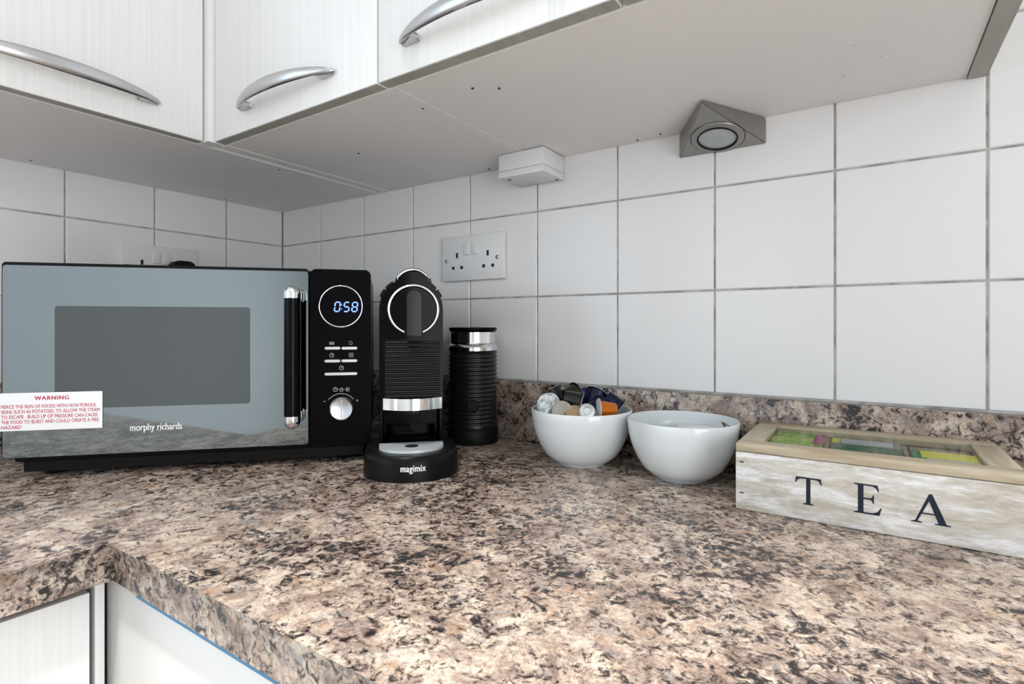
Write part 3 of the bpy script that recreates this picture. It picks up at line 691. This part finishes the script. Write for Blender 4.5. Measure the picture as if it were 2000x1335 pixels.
# top lever loop, side catches
bm = bmesh.new(); bm_torus(bm, 0.0245, 0.0040, (rc2[0], 0.090, zc+0.0335), 'y', 12, 168, 32, 10, 2.2)
lp = mesh_obj('lever', bm, 'chrome', cm, 60)
pts = [(rc2[0]-0.027, zc+0.034), (rc2[0]-0.024, zc+0.046)] + [(rc2[0]+0.0225*math.cos(math.pi*(1-k/12)), zc+0.041+0.0135*math.sin(math.pi*k/12)) for k in range(13)] + [(rc2[0]+0.024, zc+0.046), (rc2[0]+0.027, zc+0.034)]
prism('lever_hub', pts, 0.074, 0.120, 'black', lp, 'y', 0.0012, 35)
for s_ in (-1, 1):
    bm = bmesh.new()
    for a0, a1 in ((24, 38), (41, 57)):
        q = []
        for k in range(6): a = math.radians(a0+(a1-a0)*k/5); q.append(((bwid-0.001)*math.cos(a), zc+(bwid-0.001)*math.sin(a)))
        for k in range(5, -1, -1): a = math.radians(a0+(a1-a0)*k/5); q.append(((bwid+0.0042)*math.cos(a), zc+(bwid+0.0042)*math.sin(a)))
        bm_prism(bm, [(s_*x, z) for x, z in q], 0.082, 0.20, 'y')
    mesh_obj('side_rail', bm, 'blacksatin', cm, 40)
prism('water_tank', arch(0.036, 0.034, 0.20), 0.2755, 0.335, 'black', cm, 'y', 0.003, 35)

# ------------------------------------------------------------------ milk frother
fp = on(930, 869, 2, WT); fd = (fp-CAM); fd.z = 0; fd.normalize(); fc = fp+fd*0.0445; fc.y = min(fc.y, -0.0665)
FT = math.atan2(CAM.y-fc.y, CAM.x-fc.x)+math.pi/2
fr_ = thing('milk_frother', 'ribbed black milk frother with chrome collar by the upstand', 'milk frother', fc, FT)
FH = 0.2015
lathe('base', [(0, 0), (0.0435, 0), (0.0445, 0.002), (0.0445, 0.024), (0.0425, 0.0265), (0, 0.0265)], 'blackmatt', fr_, 56)
prof = [(0, 0.0270), (0.0425, 0.0270)]
nr = 17; z0, z1 = 0.032, 0.158
for k in range(nr*6+1):
    z = z0+(z1-z0)*k/(nr*6); prof.append((0.0422+0.0012*math.cos(2*math.pi*k/6), z))
prof += [(0.0415, 0.1600), (0, 0.1600)]
lathe('ribbed_body', prof, 'ribblack', fr_, 64, (0, 0, 0), 60)
col_ = lathe('collar', [(0.0410, 0.1602), (0.0432, 0.1610), (0.0435, 0.1670), (0.0405, 0.1715), (0.0380, 0.1730), (0.0398, 0.1745), (0.0398, 0.1930), (0, 0.1930)], 'chrome', fr_, 64, (0, 0, 0), 30)
lathe('lid', [(0, 0.1931), (0.0400, 0.1932), (0.0428, 0.1975), (0.0428, 0.2000), (0.0418, 0.2012), (0, 0.2025)], 'black', fr_, 64, (0, 0, 0), 40)
bm = bmesh.new(); bm_torus(bm, 0.0098, 0.0012, (0, -0.0445, 0.068), 'y', 0, 360, 32, 8)
bt = mesh_obj('button', bm, 'blackmatt', fr_, 60)
prism('button_face', disc_pts(0, 0.068, 0.0095, 28), -0.0445, -0.0400, 'blacksatin', bt, 'y')

# ------------------------------------------------------------------ bowls
def bowl(label, c_, k=1.0):
    b_ = thing('bowl', label, 'bowl', c_, 0.0, 'white porcelain bowls')
    outer = [(0, 0.0025), (0.0280, 0.0025), (0.0295, 0.0), (0.0345, 0.0), (0.0360, 0.0025), (0.0455, 0.0075), (0.0550, 0.0165), (0.0620, 0.0285), (0.0680, 0.0420), (0.0720, 0.0560), (0.0742, 0.0700), (0.0750, 0.0800)]
    rim = [(0.0744, 0.0813), (0.0733, 0.0816), (0.0722, 0.0810)]
    inner = [(0.0715, 0.0700), (0.0693, 0.0560), (0.0653, 0.0430), (0.0590, 0.0300), (0.0505, 0.0190), (0.0400, 0.0110), (0.0250, 0.0070), (0, 0.0058)]
    lathe('bowl_body', [(r*k, z*k) for r, z in outer+rim+inner], 'porcelain', b_, 96, (0, 0, 0), 50)
    del b_['group']
    return b_
B1 = Vector((0.8965, -0.0985, WT+0.0003)); B2 = Vector((1.0445, -0.0945, WT+0.0003))
bowl('white bowl heaped with coffee capsules beside the milk frother', B1, 0.995)
bowl('white bowl holding paper sachets next to the wooden tea box', B2, 0.965)

# coffee capsules
flat('caps_black', (0.016, 0.017, 0.016), 0.3, 0.6); flat('caps_navy', (0.010, 0.016, 0.045), 0.28, 0.6); flat('caps_orange', (0.62, 0.17, 0.015), 0.3, 0.6)
flat('caps_silver', (0.66, 0.69, 0.70), 0.3, 0.7); flat('caps_purple', (0.030, 0.020, 0.11), 0.3, 0.6); flat('caps_gold', (0.50, 0.36, 0.17), 0.32, 0.7)
flat('caps_green', (0.030, 0.033, 0.026), 0.3, 0.6)
flat('foil_silver', (0.66, 0.68, 0.67), 0.33, 0.6); flat('foil_beige', (0.42, 0.385, 0.33), 0.4, 0.4); flat('foil_gold', (0.60, 0.44, 0.24), 0.35, 0.6); flat('foil_white', (0.8, 0.8, 0.8), 0.4, 0.2)
m = M['foil_silver']; v = coords(m); setc(m, ramp(m, noise(m, v, 160, 4), [(0.38, (0.30, 0.31, 0.30)), (0.5, (0.52, 0.54, 0.53)), (0.62, (0.74, 0.76, 0.75))]))
def capsule(label, u, v, D, axis, body, foil, end='lid'):
    p = at(u, v, D); ax = R_*axis[0]+F_*axis[1]+U_*axis[2]; ax.normalize()
    o = thing('coffee_capsule', label, 'coffee capsule'); H = 0.0265
    pos = p-ax*H if end == 'lid' else (p if end == 'base' else p-ax*H/2)
    o.location = pos; o.rotation_mode = 'QUATERNION'; o.rotation_quaternion = ax.to_track_quat('Z', 'Y')
    bd = lathe('capsule_cup', [(0, 0.0010), (0.0050, 0.0008), (0.0058, 0.0), (0.0105, 0.0008), (0.0118, 0.0030), (0.0146, 0.0235), (0.0150, 0.0250), (0.0175, 0.0252), (0.0178, 0.0262), (0.0172, 0.0266)], body, o, 32, (0, 0, 0), 35)
    lathe('foil_lid', [(0.0177, 0.0260), (0.0174, 0.0269), (0.0160, 0.0267), (0.0100, 0.0276), (0, 0.0280)], foil, o, 32, (0, 0, 0), 35)
    return o
capsule('capsule with silver foil lid facing out at the bowl edge', 1071, 789, 0.792, (-0.35, -0.85, 0.40), 'caps_silver', 'foil_silver')
capsule('black capsule with beige foil lid at the front of the heap', 1099, 806, 0.767, (0.35, -0.80, 0.25), 'caps_black', 'foil_beige')
capsule('dark capsule at the back of the heap above the silver lid', 1086, 778, 0.832, (-0.5, 0.35, 0.75), 'caps_black', 'foil_silver', 'mid')
capsule('dark olive capsule lying on its side on the heap', 1117, 781, 0.800, (0.90, -0.10, -0.28), 'caps_green', 'foil_silver', 'mid')
capsule('dark capsule lying at the back with a silver rim line', 1112, 772, 0.842, (0.75, 0.45, 0.20), 'caps_green', 'foil_silver', 'mid')
capsule('purple-blue capsule at the back of the heap', 1144, 776, 0.845, (0.1, 0.6, -0.7), 'caps_purple', 'foil_white', 'mid')
capsule('navy capsule with a pale rim standing tilted in the heap', 1160, 781, 0.812, (0.45, 0.45, 0.75), 'caps_navy', 'foil_white', 'mid')
capsule('navy capsule leaning over the bowl edge with pale end up', 1181, 773, 0.815, (0.66, -0.05, -0.62), 'caps_navy', 'foil_white', 'base')
capsule('silver capsule showing its round end at the bowl front', 1147, 802, 0.757, (0.05, 0.90, -0.40), 'caps_silver', 'foil_silver', 'base')
capsule('gold-lidded capsule peeping over the bowl rim', 1128, 806, 0.768, (0.1, -0.45, 0.80), 'caps_gold', 'foil_gold', 'lid')
capsule('copper orange capsule lying on its side near the rim', 1186, 802, 0.777, (-0.98, -0.10, 0.05), 'caps_orange', 'foil_white', 'mid')
capsule('navy capsule wedged behind the copper one', 1168, 792, 0.800, (-0.6, -0.3, -0.6), 'caps_navy', 'foil_silver', 'mid')
# paper sachets in the other bowl
def sachet(label, a, b, wdir, w_, t_=0.003):
    d = (b-a); L = d.length; d.normalize(); wd_ = (wdir-d*wdir.dot(d)).normalized(); n_ = d.cross(wd_)
    bm = bmesh.new(); nx, ny = 10, 6; top, bot = {}, {}
    for i in range(nx+1):
        for j in range(ny+1):
            s_, t = i/nx, j/ny; k = (math.sin(math.pi*s_)**0.5)*(math.sin(math.pi*t)**0.5)
            wv = 0.0012*math.sin(6*s_)
            q = d*(L*s_)+wd_*(w_*(t-0.5))+n_*wv
            top[i, j] = bm.verts.new(q+n_*(t_*k/2+0.0002)); bot[i, j] = bm.verts.new(q-n_*(t_*k/2+0.0002))
    for i in range(nx):
        for j in range(ny):
            bm.faces.new([top[i, j], top[i+1, j], top[i+1, j+1], top[i, j+1]]); bm.faces.new([bot[i, j], bot[i, j+1], bot[i+1, j+1], bot[i+1, j]])
    for i in range(nx): 
        bm.faces.new([top[i, 0], bot[i, 0], bot[i+1, 0], top[i+1, 0]]); bm.faces.new([top[i, ny], top[i+1, ny], bot[i+1, ny], bot[i, ny]])
    for j in range(ny):
        bm.faces.new([top[0, j], top[0, j+1], bot[0, j+1], bot[0, j]]); bm.faces.new([top[nx, j], bot[nx, j], bot[nx, j+1], top[nx, j+1]])
    o = mesh_obj('paper_sachet', bm, 'paper', None, 60); o.location = a
    return tag(o, label, 'sachet'), d, wd_, n_, L
def bl(a, b, z): return B2+R_*a+F_*b+U_*z
s1, d, wd_, n_, L = sachet('white paper sachet lying across the top inside the bowl', bl(-0.006, -0.010, 0.0685), bl(0.060, -0.012, 0.0690), F_, 0.024)
bm = bmesh.new(); q0 = d*(L*0.86); 
for p_, q_ in ((q0-wd_*0.012, q0+wd_*0.002+n_*0.006), (q0+wd_*0.002+n_*0.006, d*L*1.02-wd_*0.004)):
    dd = (q_-p_).normalized(); e = dd.cross(wd_).normalized()*0.0007; f = wd_*0.004
    for sgn in (1,):
        vs = [bm.verts.new(x) for x in (p_-f-e, p_+f-e, q_+f-e, q_-f-e, p_-f+e, p_+f+e, q_+f+e, q_-f+e)]
        for fi in ((0, 1, 2, 3), (7, 6, 5, 4), (0, 4, 5, 1), (1, 5, 6, 2), (2, 6, 7, 3), (3, 7, 4, 0)): bm.faces.new([vs[i] for i in fi])
M['darkfold'] = pbr('dark_fold', (0.10, 0.10, 0.095), 0.4, 0.7)  # dark colour for the bent strips outlining the sachet's folded corner
mesh_obj('folded_corner', bm, 'darkfold', s1)
sachet('white paper sachet underneath, propped against the bowl side', bl(0.012, -0.052, 0.0560), bl(0.024, 0.040, 0.0650), R_, 0.030)
sachet('white paper sachet at the bottom of the bowl', bl(-0.036, 0.000, 0.0290), bl(0.050, -0.008, 0.0480), F_, 0.032)

# ------------------------------------------------------------------ tea box
TX0, TX1, TY0, TY1, TH_ = 1.1305, 1.3715, -0.187, -0.0215, 0.0730
tb = thing('tea_box', 'whitewashed wooden tea box with glass lid and navy TEA lettering', 'tea box', ((TX0+TX1)/2, (TY0+TY1)/2, WT+0.0003))
hw2, hd2 = (TX1-TX0)/2, (TY1-TY0)/2; BZ = 0.0635; t = 0.008
fp_ = box('front_panel', -hw2, hw2, -hd2, -hd2+t, 0, BZ, 'washwood', tb, 0.0008)
box('back_panel', -hw2, hw2, hd2-t, hd2, 0, BZ, 'washwood', tb, 0.0008)
for s_ in (-1, 1):
    x = s_*hw2; box('side_panel', min(x, x-s_*t), max(x, x-s_*t), -hd2+t+0.0002, hd2-t-0.0002, 0, BZ, 'washwood', tb, 0.0006)
box('base_board', -hw2+t+0.0002, hw2-t-0.0002, -hd2+t+0.0002, hd2-t-0.0002, 0.001, 0.006, 'wood', tb)
iw = (2*hw2-2*t)/3
for k in (1, 2): box('divider', -hw2+t+iw*k-0.002, -hw2+t+iw*k+0.002, -hd2+t+0.0003, hd2-t-0.0003, 0.0061, BZ-0.0005, 'wood', tb)
# lid: frame of four rails with a pane
lid = thing('lid', '', ''); del lid['label']; del lid['category']; lid.parent = tb; lid.location = (0, 0, BZ+0.0006)
lh_ = TH_-BZ-0.0006; rw = 0.026; rs = 0.024
box('lid_rail', -hw2, hw2, -hd2, -hd2+rw, 0, lh_, 'wood', lid, 0.001)
box('lid_rail', -hw2, hw2, hd2-rw, hd2, 0, lh_, 'wood', lid, 0.001)
for s_ in (-1, 1):
    x = s_*hw2; box('lid_stile', min(x, x-s_*rs), max(x, x-s_*rs), -hd2+rw+0.0002, hd2-rw-0.0002, 0, lh_+0.0001, 'woody', lid, 0.0008)
box('glass_pane', -hw2+rs+0.0002, hw2-rs-0.0002, -hd2+rw+0.0002, hd2-rw-0.0002, lh_-0.0032, lh_-0.0018, 'pane', lid)
# serif letters on the front
def glyph(ch):
    if ch == 'T':
        return [[(0.42, 0.05), (0.58, 0.05), (0.58, 0.96), (0.42, 0.96)], [(0.30, 0), (0.70, 0), (0.70, 0.025), (0.58, 0.06), (0.42, 0.06), (0.30, 0.025)],
                [(0.03, 0.945), (0.97, 0.945), (0.97, 1.0), (0.03, 1.0)], [(0.03, 1.0), (0.0, 0.78), (0.03, 0.78), (0.10, 0.90), (0.24, 0.955)], [(0.97, 1.0), (1.0, 0.78), (0.97, 0.78), (0.90, 0.90), (0.76, 0.955)]]
    if ch == 'E':
        return [[(0.16, 0.03), (0.36, 0.03), (0.36, 0.97), (0.16, 0.97)], [(0.0, 0), (0.36, 0), (0.36, 0.05), (0.16, 0.06), (0.0, 0.025)], [(0.0, 1), (0.0, 0.975), (0.16, 0.94), (0.36, 0.95), (0.36, 1)],
                [(0.3, 0.955), (0.86, 0.955), (0.86, 1.0), (0.3, 1.0)], [(0.86, 1.0), (0.91, 0.79), (0.88, 0.79), (0.80, 0.90), (0.66, 0.96)],
                [(0.3, 0.0), (0.92, 0.0), (0.90, 0.05), (0.3, 0.05)], [(0.92, 0.0), (1.0, 0.26), (0.97, 0.26), (0.86, 0.11), (0.66, 0.045)],
                [(0.3, 0.49), (0.70, 0.49), (0.70, 0.54), (0.3, 0.54)], [(0.70, 0.66), (0.66, 0.56), (0.58, 0.54), (0.58, 0.49), (0.66, 0.47), (0.70, 0.37), (0.73, 0.37), (0.73, 0.66)]]
    return [[(0.52, 1.0), (0.46, 1.0), (0.10, 0.03), (0.16, 0.03), (0.50, 0.86)], [(0.46, 1.0), (0.54, 1.0), (0.90, 0.03), (0.70, 0.03), (0.44, 0.82)],
            [(0.26, 0.31), (0.66, 0.31), (0.64, 0.355), (0.28, 0.355)], [(0.0, 0), (0.29, 0), (0.29, 0.025), (0.19, 0.05), (0.09, 0.05), (0.0, 0.025)], [(0.60, 0), (1.0, 0), (1.0, 0.025), (0.91, 0.05), (0.70, 0.05), (0.60, 0.025)]]
for ch, (u0, v0), (u1, v1), zz0, zz1 in (('T', (1553, 955), (1605, 962), (1578, 986), (1578, 933)), ('E', (1667, 975), (1722, 975), (1695, 1004), (1695, 946)), ('A', (1779, 1010), (1858, 1020), (1820, 1024), (1820, 966))):
    xa = on(u0, v0, 1, TY0-0.0003).x-(TX0+TX1)/2; xb = on(u1, v1, 1, TY0-0.0003).x-(TX0+TX1)/2
    za = on(*zz0, 1, TY0-0.0003).z-WT; zb2 = on(*zz1, 1, TY0-0.0003).z-WT
    bm = bmesh.new()
    for gi, poly in enumerate(glyph(ch)): bm_prism(bm, [(xa+x*(xb-xa), za+z*(zb2-za)) for x, z in poly], -hd2-0.0003-0.00002*gi, -hd2+0.0001, 'y')
    lo = mesh_obj('letter', bm, 'navyink', fp_); lo['label'] = 'navy serif letter '+ch
for z in (0.018, 0.052):
    box('nail', -hw2+0.004, -hw2+0.0085, -hd2-0.0002, -hd2+0.001, z, z+0.0012, 'darkhole', fp_)
# tea bag packets standing in the compartments
flat('env_lime', (0.33, 0.55, 0.06), 0.45); flat('env_magenta', (0.45, 0.03, 0.22), 0.4); flat('env_green', (0.006, 0.14, 0.07), 0.45); flat('env_white', (0.62, 0.66, 0.76), 0.4)
flat('env_yellow', (0.85, 0.78, 0.05), 0.45); flat('env_brown', (0.34, 0.30, 0.24), 0.6); flat('env_teal', (0.02, 0.30, 0.16), 0.45)
m = M['env_lime']; v = coords(m); setc(m, ramp(m, noise(m, v, 90, 3), [(0.35, (0.10, 0.30, 0.03)), (0.5, (0.32, 0.55, 0.06)), (0.65, (0.62, 0.68, 0.22))]))
m = M['env_green']; v = coords(m, (1, 1, 1)); setc(m, ramp(m, noise(m, v, 160, 3), [(0.4, (0.004, 0.10, 0.05)), (0.6, (0.010, 0.20, 0.105))]))
def packet(label, x0, x1, y0, y1, body, patches, h=0.0610, z=0.0066):
    o = thing('tea_packet', label, 'tea packet', ((TX0+TX1)/2+(x0+x1)/2, (TY0+TY1)/2+(y0+y1)/2, WT+z)); w_ = x1-x0; dp = y1-y0
    p_ = box('envelope', -w_/2, w_/2, -dp/2, dp/2, 0, h, body, o, 0.0015)
    for (a, b, c_, d_, mat) in patches: box('printed_patch', -w_/2+w_*a, -w_/2+w_*b, -dp/2+dp*c_, -dp/2+dp*d_, h-0.0002, h+0.0004, mat, p_)
    return o
packet('lime green tea packet with magenta end in the tea box', -0.0955, -0.0405, -0.018, 0.054, 'env_lime', [(0.80, 0.995, 0.05, 0.95, 'env_magenta')])
packet('plain brown tea packet in the tea box beside the lime one', -0.0945, -0.0405, -0.055, -0.020, 'env_brown', [], 0.0590)
packet('dark green tea packet in the middle of the tea box', -0.034, 0.034, -0.055, 0.008, 'env_green', [])
packet('tea packet with pale label behind the dark green one', -0.034, 0.034, 0.011, 0.045, 'env_brown', [(0.16, 0.88, 0.05, 0.85, 'env_white'), (0.01, 0.13, 0.1, 0.8, 'env_yellow')])
packet('green tea packet with yellow and white label in the tea box', 0.0415, 0.0955, -0.055, 0.016, 'env_teal', [(0.14, 1.0, 0.45, 0.97, 'env_yellow'), (0.22, 1.0, 0.05, 0.42, 'env_white')])
packet('brown tea packet at the back of the tea box end compartment', 0.0415, 0.0955, 0.019, 0.050, 'env_brown', [], 0.0580)

# ------------------------------------------------------------------ recessed ceiling downlights
M['bulb'] = pbr('lit_bulb_glass', (0.9, 0.9, 0.88), 0.3, emis=(1.0, 0.95, 0.88), es=8.0)
for i, (x, y) in enumerate(DOWN):
    lp = thing('ceiling_downlight', 'recessed round white ceiling downlight', 'ceiling light', (x, y, RZ-0.008), 0.0, 'recessed ceiling downlights')
    lathe('bezel', [(0.034, 0.008), (0.034, 0.001), (0.036, 0.0), (0.045, 0.002), (0.046, 0.008)], 'winframe', lp, 32)
    lathe('bulb_lens', [(0.0335, 0.006), (0, 0.005)], 'bulb', lp, 24)
    l = bpy.data.lights.new('downlight_bulb', 'SPOT'); l.energy = 118; l.color = (1.0, 0.95, 0.88); l.spot_size = math.radians(66); l.spot_blend = 1.0; l.shadow_soft_size = 0.035
    o = bpy.data.objects.new('downlight_bulb', l); COL.objects.link(o); o.parent = lp; o.location = (0, 0, -0.004)
